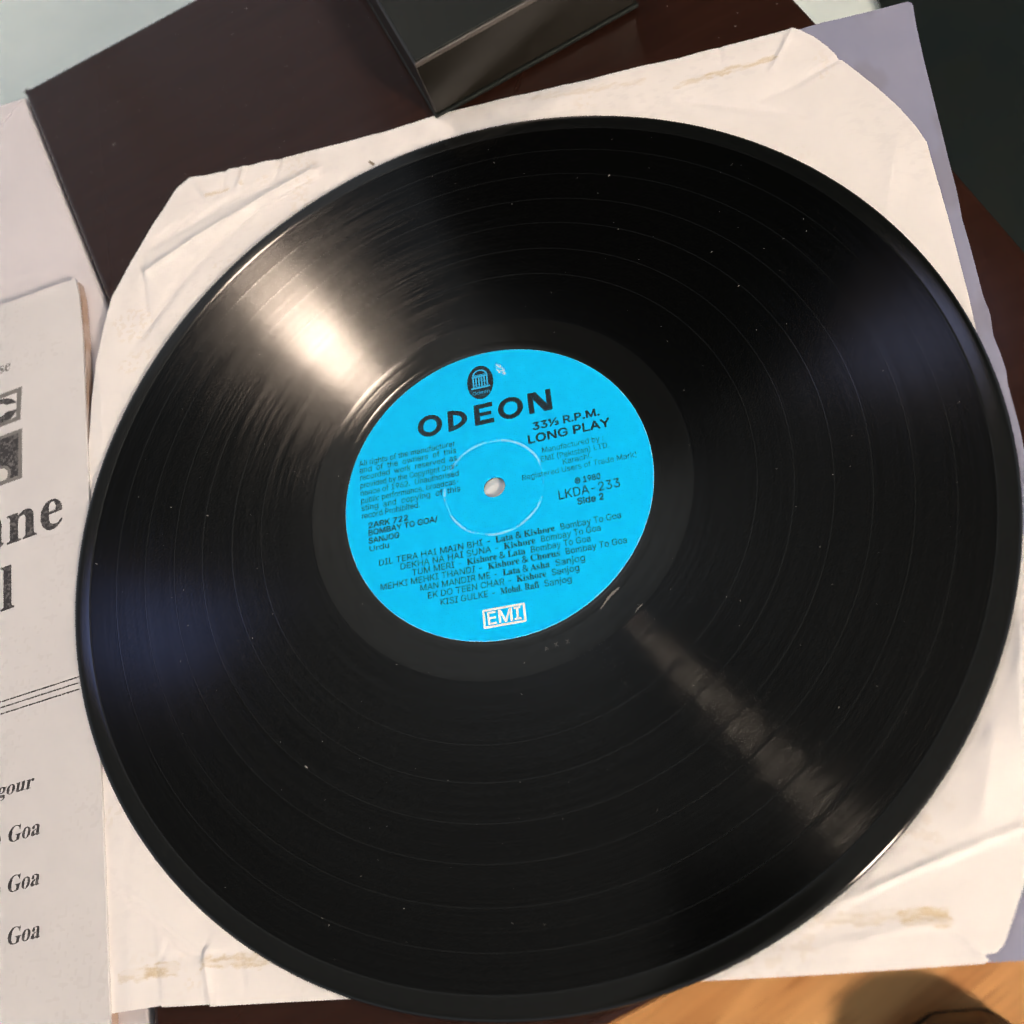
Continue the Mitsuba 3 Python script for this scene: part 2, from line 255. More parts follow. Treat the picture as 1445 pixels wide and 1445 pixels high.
BROWN = [((-123.6, -129.8), (-113.7, -129.0), 1.9, 0.35), ((-113.7, -129.0), (-106.1, -128.9), 2.1, 0.65), ((-96.4, -128.4), (-78.7, -129.4), 2.0, 0.6),
         ((82.0, 146.5), (93.4, 147.0), 1.8, 0.4), ((93.4, 147.0), (116.3, 147.2), 1.6, 0.55), ((72.0, -134.1), (90.7, -135.8), 2.1, 0.35), ((90.7, -135.8), (99.6, -136.7), 2.2, 0.8),
         ((30.0, 160.0), (70.0, 153.5), 1.6, 0.22), ((-107.5, 157.5), (-99.5, 158.3), 1.6, 0.45), ((-94.0, 165.5), (-93.0, 158.5), 1.0, 0.3)]
def sleeve_colour(p, n, uv):
    x, y = p.x * 1000.0, p.y * 1000.0
    c = mix((0.79, 0.762, 0.735), (0.735, 0.708, 0.68), fbm(x * 0.03, y * 0.03, 1.0))
    c = mix(c, (0.67, 0.645, 0.63), 0.35 * smoothstep(0.50, 0.72, fbm(x * 0.35, y * 0.55, 4.0, octaves=4)) * smoothstep(0.35, 0.6, fbm(x * 0.02, y * 0.02, 9.0)))
    c = mix(c, (0.66, 0.58, 0.47), 0.3 * smoothstep(0.62, 0.74, fbm(x * 0.06, y * 0.06, 13.0)) * smoothstep(0.5, 0.65, noise(x * 0.9, y * 0.9, 2.0)))
    w = fbm(x * 0.45, y * 0.9, 3.0, octaves=4)
    for a, b, rad, k in BROWN:
        d = capsule(x, y, a, b) + (w - 0.5) * 2.6
        c = mix(c, (0.55, 0.44, 0.26), k * smoothstep(rad * 1.15, rad * 0.45, d) * (0.25 + 0.75 * smoothstep(0.25, 0.7, fbm(x * 0.30, y * 0.9, 7.0))) * (0.8 + 0.4 * noise(x * 3.0, y * 3.0, 1.0)))
    d = capsule(x, y, (-37.9, 151.6), (-36.4, 149.6)) + (w - 0.5) * 0.8
    return mix(c, (0.14, 0.105, 0.06), 0.9 * smoothstep(0.75, 0.35, d))
def paper_fibre(p, n, uv):
    x, y = p.x * 1000.0, p.y * 1000.0
    return 1.1e-4 * fbm(x * 0.28, y * 0.28, 1.0, octaves=2) + 3.2e-5 * fbm(x * 0.9, y * 0.9, 2.0, octaves=3)
scene['sleeve_paper'] = two({'type': 'bumpmap', 'arbitrary': proc(paper_fibre, eps=1e-4), 'scale': 1.0,
    'bsdf': {'type': 'principled', 'base_color': proc(sleeve_colour), 'roughness': 0.6, 'specular': 0.25}})
def lining_colour(p, n, uv):
    x, y = p.x * 1000.0, p.y * 1000.0
    c = mix((0.225, 0.24, 0.335), (0.275, 0.28, 0.37), fbm(x * 0.05, y * 0.05, 2.0))
    return mix(c, (0.20, 0.195, 0.24), 0.5 * smoothstep(0.55, 0.7, fbm(x * 0.09, y * 0.04, 6.0)))
scene['glassine'] = two({'type': 'principled', 'base_color': proc(lining_colour), 'roughness': 0.5, 'specular': 0.3})

def card_colour(p, n, uv):
    x, y = p.x * 1000.0, p.y * 1000.0
    c = mix((0.585, 0.575, 0.575), (0.545, 0.535, 0.54), fbm(x * 0.04, y * 0.04, 3.0))
    return mix(c, (0.40, 0.38, 0.37), 0.14 * smoothstep(0.70, 0.80, noise(x * 0.8, y * 0.8, 2.0)) * smoothstep(0.45, 0.7, fbm(x * 0.05, y * 0.05, 5.0)))
scene['cover_card'] = two({'type': 'bumpmap', 'arbitrary': proc(paper_fibre, eps=1e-4), 'scale': 0.35,
    'bsdf': {'type': 'principled', 'base_color': proc(card_colour), 'roughness': 0.42, 'specular': 0.5}})
def aged_edge(p, n, uv):
    x, y = p.x * 1000.0, p.y * 1000.0
    return mix((0.42, 0.31, 0.25), (0.58, 0.50, 0.46), smoothstep(0.3, 0.7, fbm(x * 0.3, y * 0.06, 3.0)))
scene['aged_card'] = two({'type': 'principled', 'base_color': proc(aged_edge), 'roughness': 0.7, 'specular': 0.2})
def cover_ink(p, n, uv):
    x, y = p.x * 1000.0, p.y * 1000.0
    return mix((0.030, 0.028, 0.030), (0.12, 0.115, 0.115), smoothstep(0.45, 0.8, fbm(x * 1.2, y * 1.2, 1.0)))
scene['cover_ink'] = two({'type': 'principled', 'base_color': proc(cover_ink), 'roughness': 0.45, 'specular': 0.3})
scene['grey_ink'] = two({'type': 'principled', 'base_color': rgb(0.16, 0.155, 0.15), 'roughness': 0.5, 'specular': 0.3})
scene['pale_ink'] = two({'type': 'principled', 'base_color': rgb(0.55, 0.535, 0.51), 'roughness': 0.5, 'specular': 0.3})

def lacquer(p, n, uv):
    x, y = p.x * 1000.0, p.y * 1000.0
    g = fbm(x * 0.02 + y * 0.006, y * 0.25 - x * 0.075, 3.0)
    return mix((0.0175, 0.0070, 0.0050), (0.027, 0.0105, 0.0070), g)
scene['dark_lacquer'] = two({'type': 'blendbsdf', 'weight': 0.04,
    'coat': {'type': 'roughplastic', 'distribution': 'beckmann', 'alpha': 0.03, 'int_ior': 1.33, 'diffuse_reflectance': proc(lacquer)},
    'worn': {'type': 'roughplastic', 'distribution': 'beckmann', 'alpha': 0.24, 'int_ior': 1.30, 'diffuse_reflectance': proc(lacquer)}})
def white_top(p, n, uv):
    x, y = p.x * 1000.0, p.y * 1000.0
    return mix((0.555, 0.53, 0.555), (0.60, 0.57, 0.595), fbm(x * 0.03, y * 0.03, 4.0))
scene['white_laminate'] = two({'type': 'principled', 'base_color': proc(white_top), 'roughness': 0.4, 'specular': 0.4})

def grain_height(p, n, uv):
    return 3.0e-5 * fbm(p.x * 2600.0, p.y * 2600.0, p.z * 2600.0, octaves=2)
scene['black_satin'] = two({'type': 'bumpmap', 'arbitrary': proc(grain_height, eps=5e-5), 'scale': 1.0,
    'bsdf': {'type': 'principled', 'base_color': rgb(0.006, 0.009, 0.008), 'roughness': 0.6, 'specular': 0.22}})
def gloss_rough(p, n, uv):
    return 0.20 + 0.12 * fbm(p.x * 90.0, p.y * 90.0, p.z * 90.0)
scene['black_gloss'] = two({'type': 'principled', 'base_color': rgb(0.009, 0.008, 0.006), 'roughness': proc(gloss_rough), 'specular': 0.45})
scene['edge_highlight'] = two({'type': 'bumpmap', 'arbitrary': proc(grain_height, eps=5e-5), 'scale': 1.6,
    'bsdf': {'type': 'principled', 'base_color': rgb(0.055, 0.048, 0.043), 'roughness': 0.38, 'specular': 0.6}})  # edge highlight of the box, put into a paler base colour
scene['scuff_grey'] = two({'type': 'diffuse', 'reflectance': rgb(0.17, 0.16, 0.15)})
scene['stamp_grey'] = two({'type': 'roughplastic', 'distribution': 'beckmann', 'alpha': 0.2, 'diffuse_reflectance': rgb(0.06, 0.058, 0.055)})
scene['dust_grey'] = two({'type': 'diffuse', 'reflectance': rgb(0.20, 0.195, 0.185)})

def wood(p, n, uv):
    x, y = p.x, p.y
    a, b = x * 0.86 + y * 0.5, y * 0.86 - x * 0.5
    g = fbm(a * 6.0, b * 55.0, 1.0, octaves=4)
    f = fbm(a * 18.0 + 3.0, b * 190.0, 2.0)
    c = mix((0.47, 0.215, 0.072), (0.66, 0.355, 0.135), smoothstep(0.25, 0.75, g))
    return mix(c, (0.36, 0.145, 0.04), 0.6 * smoothstep(0.55, 0.8, f))
scene['oak_floor'] = two({'type': 'principled', 'base_color': proc(wood), 'roughness': 0.4, 'specular': 0.4})
def carpet(p, n, uv):
    return mix((0.74, 0.83, 0.79), (0.80, 0.88, 0.84), fbm(p.x * 24.0, p.y * 24.0, 2.0))
scene['pale_wool'] = two({'type': 'diffuse', 'reflectance': proc(carpet)})
def dark_rug(p, n, uv):
    return mix((0.010, 0.017, 0.019), (0.019, 0.022, 0.019), fbm(p.x * 16.0, p.y * 16.0, 2.0))
scene['dark_wool'] = two({'type': 'diffuse', 'reflectance': proc(dark_rug)})
scene['shoe_leather'] = two({'type': 'principled', 'base_color': rgb(0.012, 0.010, 0.009), 'roughness': 0.5, 'specular': 0.4})
scene['shoe_rubber'] = two({'type': 'diffuse', 'reflectance': rgb(0.03, 0.027, 0.024)})
scene['cupboard_paint'] = two({'type': 'principled', 'base_color': rgb(0.012, 0.012, 0.013), 'roughness': 0.5, 'specular': 0.3})
scene['drape_cloth'] = two({'type': 'diffuse', 'reflectance': rgb(0.030, 0.048, 0.044)})
scene['phone_black'] = two({'type': 'principled', 'base_color': rgb(0.006, 0.006, 0.007), 'roughness': 0.4, 'specular': 0.3})
scene['lamp_body'] = two({'type': 'diffuse', 'reflectance': rgb(0.4, 0.38, 0.35)})
scene['lamp_base'] = two({'type': 'diffuse', 'reflectance': rgb(0.02, 0.035, 0.03)})
scene['ceiling_paint'] = two({'type': 'diffuse', 'reflectance': rgb(0.25, 0.30, 0.33)})
scene['frame_paint'] = two({'type': 'diffuse', 'reflectance': rgb(0.7, 0.7, 0.7)})

# ------------------------------------------------------------------ lamps and window (all outside the frame)
def area(v):
    return {'type': 'area', 'radiance': rgb(*v)}

def floor_lamp(x, y, z, r, h, radiance, label):
    k = numbered('floor_lamp')
    tag(k, label, 'lamp')
    c = trimesh.creation.cylinder(radius=r, height=h, sections=40)
    c.apply_translation([x, y, z])
    scene[k + '__bulb'] = mikit.ply(mm(c), 'lamp_body', smooth=40, emitter=area(radiance))
    pole = trimesh.creation.cylinder(radius=11, height=z - h / 2 + 445, sections=20)
    pole.apply_translation([x, y, (z - h / 2 - 2 - 445) / 2])
    put('pole', pole, 'lamp_body', k, smooth=40)
    base = trimesh.creation.cylinder(radius=62, height=18, sections=40)
    base.apply_translation([x, y, FLOOR + 9.5])
    put('base', base, 'lamp_base', k, smooth=40)
    return k

FLOOR = -450.0
floor_lamp(-798, 1339, 1636, 60, 130, LAMP_L, 'warm floor lamp behind the table, seen only as the glow on the record')
floor_lamp(925, -1015, 780, 100, 200, LAMP_R, 'warm floor lamp on the right behind the photographer')
cl = tag('added_fill_lamp', 'round lamp added above the table as unseen fill light', 'lamp')
c = trimesh.creation.icosphere(subdivisions=3, radius=90)
c.apply_translation([-484, 1011, 2006])
scene[cl + '__globe'] = mikit.ply(mm(c), 'lamp_body', smooth=40, emitter=area(CEILING))
def window(x, y, z, hw, hh, radiance, label):
    k = numbered('window')
    tag(k, label, 'window')
    place = T().look_at(origin=[x, y, z], target=[0, 0, 0], up=[0, 0, 1])
    scene[k + '__pane'] = {'type': 'rectangle', 'to_world': place @ T().scale([hw, hh, 1]), 'bsdf': {'type': 'ref', 'id': 'frame_paint'}, 'emitter': area(radiance)}
    fr = cat([rbox((-hw * 1000 - 50, s * hh * 1000 - 25 + s * 26, -30), (hw * 1000 + 50, s * hh * 1000 + 25 + s * 26, 10), 4) for s in (-1, 1)]
             + [rbox((s * hw * 1000 - 25 + s * 26, -hh * 1000, -30), (s * hw * 1000 + 25 + s * 26, hh * 1000, 10), 4) for s in (-1, 1)])
    scene[k + '__frame'] = {**mikit.ply(mm(fr), 'frame_paint'), 'to_world': place}
window(-1.012, 0.527, 1.334, 0.085, 0.10, PANES, 'small bluish window pane to the left, seen only as a blue sheen on the record')
window(0.459, 0.811, 1.351, 0.085, 0.06, PANES_R, 'small bluish window pane to the right, seen only as a blue sheen on the record')

put('ceiling', rbox((-2600, -2400, 2450), (2600, 2000, 2510), 4), 'ceiling_paint')
tag('ceiling', 'plain pale ceiling above the room, mirrored in the record', kind='structure')
# the black cupboard mirrored as the dark patch in the upper half of the record
cup = tag('cupboard', 'tall narrow black cupboard on thin legs beyond the table, mirrored in the record', 'cupboard')
put('case', rbox((-254, 900, 800), (100, 1220, 1830), 4), 'cupboard_paint', cup)
for sx in (-250, 76):
    for sy in (906, 1192):
        put('leg', rbox((sx, sy, FLOOR), (sx + 20, sy + 20, 799.5), 2), 'cupboard_paint', cup)
# dark cloth added out of view to blacken the reflection in the record's right half
def added_drape():
    x = np.linspace(108, 1750, 240)
    y = 1330 + 38 * np.sin(x * 0.045) + 14 * np.sin(x * 0.019 + 1)
    z = np.array([FLOOR + 25, 2250.0])
    v = np.vstack([np.c_[x, y, np.full(240, zz)] for zz in z] + [np.c_[x, y + 4, np.full(240, zz)] for zz in z])
    f = []
    for j in range(239):
        f += [[j, j + 1, 241 + j], [j, 241 + j, 240 + j], [480 + j + 1, 480 + j, 720 + j], [480 + j + 1, 720 + j, 721 + j]]
    return mesh(v, f)
put('added_drape', added_drape(), 'drape_cloth', smooth=True)
tag('added_drape', 'dark greenish drape added out of view on the right to darken the record reflection', 'added_drape')

# the phone that takes the picture, mirrored in the lower right of the record
ph = tag('phone', 'black phone held above the record, mirrored as a black patch at the lower right', 'phone')
s = prism_round(sbox(-76, -108, 12, 55), 0, 8, 2.5).copy()
M = np.eye(4)
M[:3, 0], M[:3, 1], M[:3, 2], M[:3, 3] = RIGHT, UP, -FWD, (EYE - FWD * 0.003) / MM
s.apply_transform(M)
put('body', s, 'phone_black', ph, smooth=30)

# ------------------------------------------------------------------ the floor and what lies on it
put('floor', mesh([[-3000, -3000, FLOOR], [3000, -3000, FLOOR], [3000, 3000, FLOOR], [-3000, 3000, FLOOR]], [[0, 1, 2], [0, 2, 3]]), 'oak_floor')
tag('floor', 'orange brown wooden floor, out of focus below the table', kind='structure')
def waves(x, y):
    return FLOOR + 9 + 1.5 * np.sin(x * 0.031 + y * 0.02) + 1.2 * np.sin(y * 0.043)
put('carpet', sheet(Polygon([(-1400, 330), (306, 330), (306, 1700), (-1400, 1700)]), waves, 40, 6), 'pale_wool', smooth=40)
tag('carpet', 'pale grey green carpet on the floor beyond the table, out of focus', 'carpet')
put('rug', sheet(Polygon([(296, 40), (1300, 40), (1300, 1700), (296, 1700)]), lambda x, y: waves(x, y) + 9, 40, 6), 'dark_wool', smooth=40)
tag('rug', 'very dark rug on the floor to the right of the table, out of focus', 'rug')
# toe of a shoe
def shoe():
    k = tag('shoe', 'dark rounded toe of a shoe on the wooden floor at the lower right corner', 'shoe')
    prof = [(0, 0), (6, 26), (22, 38), (60, 46), (120, 48), (180, 40), (240, 34), (275, 26), (285, 0)]
    t = np.linspace(0, 1, 40)
    px = np.interp(t, np.linspace(0, 1, len(prof)), [a for a, _ in prof])
    hw = np.interp(t, np.linspace(0, 1, len(prof)), [b for _, b in prof])
    def outline(off):
        return Polygon([(x, h + off) for x, h in zip(px, hw)] + [(x, -h - off) for x, h in zip(px[::-1], hw[::-1])]).buffer(6).buffer(-3)
    sole = trimesh.creation.extrude_polygon(outline(2), 14, engine='earcut')
    rings = []
    for z, sh in ((14.5, 0), (30, 1), (46, -6), (58, -16), (66, -28)):
        q = outline(0).buffer(sh)
        c = np.array([q.exterior.interpolate(a, normalized=True).coords[0] for a in np.linspace(0, 1, 81)[:-1]])
        rings.append(np.c_[c, np.full(80, float(z))])
    v = np.vstack(rings + [np.array([[130.0, 0, 69]])])
    f = []
    for i in range(4):
        for j in range(80):
            a, b = i * 80 + j, i * 80 + (j + 1) % 80
            f += [[a, b, b + 80], [a, b + 80, a + 80]]
    f += [[320 + j, 320 + (j + 1) % 80, 400] for j in range(80)]
    upper = mesh(v, f)
    R = trimesh.transformations.rotation_matrix(math.radians(-78), [0, 0, 1])
    for name, m, b in (('sole', sole, 'shoe_rubber'), ('upper', upper, 'shoe_leather')):
        m.apply_transform(R)
        m.apply_translation([134, -184, FLOOR])
        put(name, m, b, k, smooth=50)
shoe()

# ------------------------------------------------------------------ the tables
tb = tag('side_table', 'glossy dark brown table top under the paper sleeve and the record', 'table')
TOP = Polygon([(-209.1, 256.7), (-151.0, 117.0), (-114.0, -138.9), (-106.0, -195.0), (15.2, -152.9), (35.1, -145.9), (209.0, -83.0), (171.0, 45.1), (160.2, 81.6), (128.3, 178.0), (84.0, 342.0), (-122.5, 281.8)])
hull = TOP.convex_hull
def slab(poly, z0, z1, r):
    rings = []
    for t in np.linspace(0, 1, 5):
        a = t * math.pi / 2
        rings.append((poly.buffer(-r * (1 - math.cos(a)), join_style='mitre'), z1 - r * (1 - math.sin(a)) if False else z1 - r + r * math.sin(math.pi / 2 - a) * 1.0))
    n = 600
    vs, fs = [], []
    lev = [(0.0, z0)] + [(r * (1 - math.cos(a)), z1 - r + r * math.sin(a)) for a in np.linspace(0, math.pi / 2, 5)]
    base = poly.simplify(0.01)
    pts = np.array([base.exterior.interpolate(k / n, normalized=True).coords[0] for k in range(n)])
    pts = np.vstack([pts, np.array(base.exterior.coords[:-1])])
    key = [base.exterior.project(Point(*q)) for q in pts]
    pts = pts[np.argsort(key)]
    ctr = pts.mean(0)
    d = np.roll(pts, -1, 0) - np.roll(pts, 1, 0)
    nrm = np.c_[d[:, 1], -d[:, 0]] / np.maximum(np.linalg.norm(d, axis=1, keepdims=True), 1e-9)
    if not base.exterior.is_ccw:
        nrm = -nrm
    m = len(pts)
    for off, z in lev:
        vs.append(np.c_[pts - nrm * off, np.full(m, z)])
    for i in range(len(lev) - 1):
        for j in range(m):
            a, b = i * m + j, i * m + (j + 1) % m
            fs += [[a, b, b + m], [a, b + m, a + m]]
    v = np.vstack(vs)
    f = np.array(fs)
    if not base.exterior.is_ccw:
        f = f[:, ::-1]
    tri = mapbox_earcut.triangulate_float64(pts, np.array([m], np.uint32)).reshape(-1, 3)
    p0, p1, p2 = (pts[tri[:, k]] for k in range(3))
    cr = (p1 - p0)[:, 0] * (p2 - p0)[:, 1] - (p1 - p0)[:, 1] * (p2 - p0)[:, 0]
    tri = np.where((cr < 0)[:, None], tri[:, ::-1], tri)
    return mesh(v, np.vstack([f, tri + (len(lev) - 1) * m, tri[:, ::-1]]))
put('top', slab(TOP, -26.0, -3.2, 2.2), 'dark_lacquer', tb, smooth=35)
for x, y in ((-150, 225), (60, 270), (155, -40), (-75, -145)):
    put('leg', rbox((x - 18, y - 18, FLOOR), (x + 18, y + 18, -26.5), 3), 'dark_lacquer', tb)
wt = tag('white_table', 'white table top beside the dark table, under the printed album cover', 'table')
WT = Polygon([(-560, 258.0), (-211.6, 258.0), (-153.5, 117.5), (-116.6, -139.0), (-108.0, -230.0), (-560, -230.0)])
put('top', slab(WT, -26.0, -7.0, 2.0), 'white_laminate', wt, smooth=35)
for x, y in ((-520, 220), (-520, -200), (-250, 220), (-160, -200)):
    put('leg', rbox((x - 18, y - 18, FLOOR), (x + 18, y + 18, -26.5), 3), 'white_laminate', wt)

# ------------------------------------------------------------------ the black box on the table
bx = tag('black_box', 'low black plastic box with a highlight painted along its front edge standing behind the record', 'box')
A, B = np.array([-9.1, 164.1]), np.array([73.6, 191.9])
ex = (B - A) / np.linalg.norm(B - A)
ey = np.array([-ex[1], ex[0]])
W = np.linalg.norm(B - A)
M = np.eye(4)
M[:2, 0], M[:2, 1], M[:2, 3] = ex, ey, A
def bput(name, m, b, smooth=30):
    m = m.copy()
    m.apply_transform(M)
    return put(name, m, b, bx, smooth=smooth)
bput('body', rbox((0, 0, -0.6), (W, 150, 23.6), 1.2), 'black_gloss')
bput('top_panel', rbox((0.9, 0.9, 23.7), (W - 0.9, 149, 25.0), 0.5), 'black_satin')
bput('front_rim', rbox((0.2, -0.35, 22.6), (W - 0.2, 0.7, 24.7), 0.45), 'edge_highlight')
bput('base_lip', rbox((-0.7, -0.9, -1.9), (W + 0.7, 150.5, -0.2), 0.6), 'black_satin')
for x in (6, W - 6):
    for y in (8, 142):
        bput('foot', rbox((x - 4, y - 4, -3.15), (x + 4, y + 4, -1.95), 0.4), 'black_satin')

# ------------------------------------------------------------------ the paper sleeve
sl = tag('paper_sleeve', 'creased off white paper inner sleeve lying under the black record', 'record sleeve')
FRONT = [(-149.8, 111.2), (-148.4, 118.8), (-143.0, 130.1), (-137.4, 140.3), (-129.7, 153.8), (-121.8, 166.3), (-116.6, 170.1), (-109.0, 168.7), (-102.5, 168.1), (-97.0, 168.3), (-89.8, 167.3), (-83.0, 167.4), (-77.2, 166.6), (-61.7, 166.2), (-50.0, 165.4), (-32.0, 164.6), (-10.4, 165.0), (14.6, 164.0), (42.4, 162.4), (69.5, 161.3), (85.1, 159.8),
  (99.0, 159.3), (113.6, 158.9), (125.3, 158.3), (127.5, 156.9), (131.5, 152.0), (134.7, 145.8), (137.2, 139.1), (141.4, 130.8), (146.0, 120.5), (150.3, 109.5), (153.0, 100.4), (154.7, 92.4), (154.3, 83.8), (153.9, 73.9), (153.2, 60.4), (152.1, 45.8), (151.3, 32.5), (150.1, 19.7), (148.6, 5.0), (147.2, -12.0), (145.0, -40.0), (140.0, -75.0), (131.0, -105.0), (121.5, -126.5),
  (119.4, -131.1), (117.9, -133.6), (114.8, -138.5), (111.2, -143.9), (109.2, -145.4), (106.2, -145.7), (107.2, -147.0), (105.5, -147.5), (71.5, -146.6), (40.5, -145.4), (34.9, -145.4), (0.0, -144.0), (-30, -142.5), (-56.1, -141.2), (-75.0, -140.4), (-93.7, -139.7), (-94.0, -139.2), (-109.1, -138.6), (-109.5, -138.2), (-114.5, -138.4), (-125.9, -138.8),
  (-140.0, -139.6), (-146, -90), (-150, -40), (-153, 0), (-153.0, 30.0), (-153.4, 54.5), (-153.6, 73.1), (-152.6, 88.9), (-150.8, 105.1)]
RIDGES = [  # (points, height mm, width mm)
  ([(60.0, -135.9), (72.4, -132.5), (96.7, -125.3), (123.1, -118.4)], 0.42, 0.8),
  ([(-132.0, 124.4), (-105.6, 137.6), (-61.8, 153.5)], 1.3, 3.0), ([(-129.9, 140.4), (-102.9, 150.1), (-75.0, 155.6)], -0.9, 2.0),
  ([(-134.0, 95.6), (-117.1, 118.8), (-100.2, 133.5), (-85.1, 143.0)], -0.7, 1.8), ([(-135.8, 133.9), (-132.8, 107.5)], -0.45, 1.0),
  ([(-113.1, 164.7), (-107.3, 155.2)], 0.5, 0.9), ([(-76.2, 165.9), (-80.2, 153.6)], -0.45, 0.8), ([(-91.9, 167.0), (-94.8, 157.3)], 0.45, 1.0), ([(-100.5, 168.0), (-102.0, 158.0)], -0.35, 0.9),
  ([(125.1, 157.6), (114.9, 142.4)], 0.40, 0.9), ([(138.5, 139.2), (120.9, 133.0), (108.2, 129.6)], -0.55, 1.0), ([(81.7, 139.2), (104.9, 127.0), (122.2, 116.6)], -0.30, 1.4), ([(99.4, 158.9), (98.6, 152.5)], -0.3, 0.8),
  ([(-129.9, -102.7), (-113.9, -114.9), (-100.2, -126.1)], -0.30, 0.8), ([(-96.8, -125.5), (-93.7, -139.7)], 0.55, 1.1), ([(-86.8, -125.8), (-84.4, -136.3)], -0.25, 1.2), ([(-108.8, -121.8), (-110.8, -126.0)], -0.3, 0.6),
  ([(-98.0, -126.3), (-96.6, -123.6)], -0.3, 0.7), ([(-110.8, -126.0), (-97.9, -126.5), (-83.9, -127.3)], -0.22, 0.6), ([(88.0, -137.9), (98.9, -137.9), (106.0, -145.4)], 0.3, 0.9),
  ([(136, -70), (128, -98)], 0.7, 5.0), ([(122, -96), (114, -116)], 0.5, 5.0), ([(133, 60), (146, 95)], 0.25, 3.0)]
STEPS = [([(-111.9, -124.5), (-109.3, -138.9)], 0.35), ([(55.0, -141.1), (65.4, -138.3), (72.0, -136.8), (88.0, -137.9)], -0.30)]
def sleeve_z(x, y):
    r = np.hypot(x, y)
    free = np.clip((r - 151.0) / 10.0, 0, 1)
    z = -1.96 - 0.25 * np.clip((r - 140) / 6, 0, 1)
    z = z + free * (0.35 + 1.6 * (meshkit.fbm(np.c_[x * 0.03, y * 0.03, 0 * x], 3, 5) - 0.42) + 0.5 * (meshkit.fbm(np.c_[x * 0.11, y * 0.11, 0 * x], 2, 8) - 0.5))
    for pts, h, wd in RIDGES:
        d = line_dist(x, y, pts)
        z = z + np.clip((r - 150.6) / 4.0, 0, 1) * 2.5 * h * np.exp(-(d / (0.85 * wd)) ** 1.15)
    for pts, h in STEPS:
        (ax, ay), (bx_, by) = pts[0], pts[-1]
        d = line_dist(x, y, pts)
        side = np.sign((bx_ - ax) * (y - ay) - (by - ay) * (x - ax))
        z = z + np.where(side > 0, 1.5 * h, 0) * np.exp(-d / 6.0) * np.clip((r - 150.6) / 3.0, 0, 1)
    z = np.maximum(z, -2.72 + 0.1 * np.tanh(z + 2.72))
    under = np.clip((-EDGE_X(y) + x) / 6.0, 0, 1)
    return np.where(y < 118, -2.97 + (z + 2.97) * under, z)
EDGE = [(-166.6, 132.9), (-164.2, 124.0), (-160.0, 100.8), (-156.2, 73.0), (-152.4, 45.3), (-148.8, 21.0), (-141.5, -29.0), (-135.8, -70.0), (-129.7, -114.1), (-126.0, -141.5), (-118.5, -194.0)]
def EDGE_X(y):
    e = np.array(EDGE[::-1])
    return np.interp(y, e[:, 1], e[:, 0]) + 0.6
put('front_sheet', sheet(Polygon(FRONT), sleeve_z, 0.9, 0.12), 'sleeve_paper', sl, smooth=50)
BACK = [(-60, 155), (40, 158.3), (113, 158.2), (136.3, 158.6), (152.4, 157.2), (164.9, 156.7), (165.9, 155.6), (166.1, 154.2), (164.9, 145.7), (163.1, 127.7), (161.2, 104.1), (159.5, 83.7), (158.6, 71.0), (157.3, 60.7), (156.6, 47.7), (155.4, 31.9), (155.4, 24.0), (154.3, 17.2), (154.5, 11.3), (154.4, 5.6), (153.6, 1.0), (152.9, -9.4), (152.5, -15.1), (151.8, -20.2),
  (151, -45), (150, -90), (149, -148.5), (114.7, -147.7), (105.6, -147.3), (60, -140), (-60, -130)]
def back_z(x, y):
    out = np.clip((x - 146) / 20.0, 0, 1)
    z = -2.95 - 0.22 * np.clip((150 - x) / 8, 0, 1)
    z = z + out * 1.0 * (np.exp(-((y - 24.5 + (x - 150) * -0.3) / 1.5) ** 2) + 1.1 * np.exp(-((y - 3.5) / 1.5) ** 2))
    z = z + out * 0.8 * (meshkit.fbm(np.c_[x * 0.03, y * 0.03, 0 * x + 4], 2, 9) - 0.5)
    return z
put('back_sheet', sheet(Polygon(BACK), back_z, 1.6, 0.1), 'glassine', sl, smooth=50)
labels[sl + '__back_sheet'] = {'label': 'lavender grey back sheet showing beyond the curved cut of the sleeve'}

# ------------------------------------------------------------------ the printed cover on the left
cv = tag('album_cover', 'light grey printed album cover with black serif lettering under the left edge of the record', 'album cover')
EDGE = [(-166.6, 132.9), (-164.2, 124.0), (-160.0, 100.8), (-156.2, 73.0), (-152.4, 45.3), (-148.8, 21.0), (-141.5, -29.0), (-135.8, -70.0), (-129.7, -114.1), (-126.0, -141.5), (-118.5, -194.0)]
front = Polygon(EDGE + [(-430, -238), (-480, 90), (-202.2, 129.6)])
def cover_z(x, y):
    return -1.92 + 1.5 * np.clip((x + 170) / 30, 0, 1) * np.clip((y - 60) / 60, 0, 1) ** 2 * 0.0 + 0 * x
def lifted(x, y):
    return -1.95 + 0.35 * np.clip((y - 75) / 60, 0, 1) ** 2
put('front_board', sheet(front, lifted, 4.0, 0.9), 'cover_card', cv, smooth=40)
backp = Polygon([(a + 0.8 * min(1, max(0, (b - 20) / 30)) - 0.6, b - 0.5) for a, b in EDGE] + [(-428, -236), (-478, 90), (-202.2, 128.6)])
put('back_board', sheet(backp, lambda x, y: -3.65 + 0 * x, 4.0, 3.2), 'aged_card', cv, smooth=40)
labels[cv + '__back_board'] = {'label': 'browned cardboard edge showing below the front of the cover'}
ZC = -1.95 + 0.04
def lay(m):
    """Rest a print on the slightly lifted board."""
    m = m.copy()
    m.vertices[:, 2] += lifted(m.vertices[:, 0], m.vertices[:, 1]) + 1.95
    return m
def cput(name, m, b='cover_ink'):
    return put(name, lay(m), b, cv)
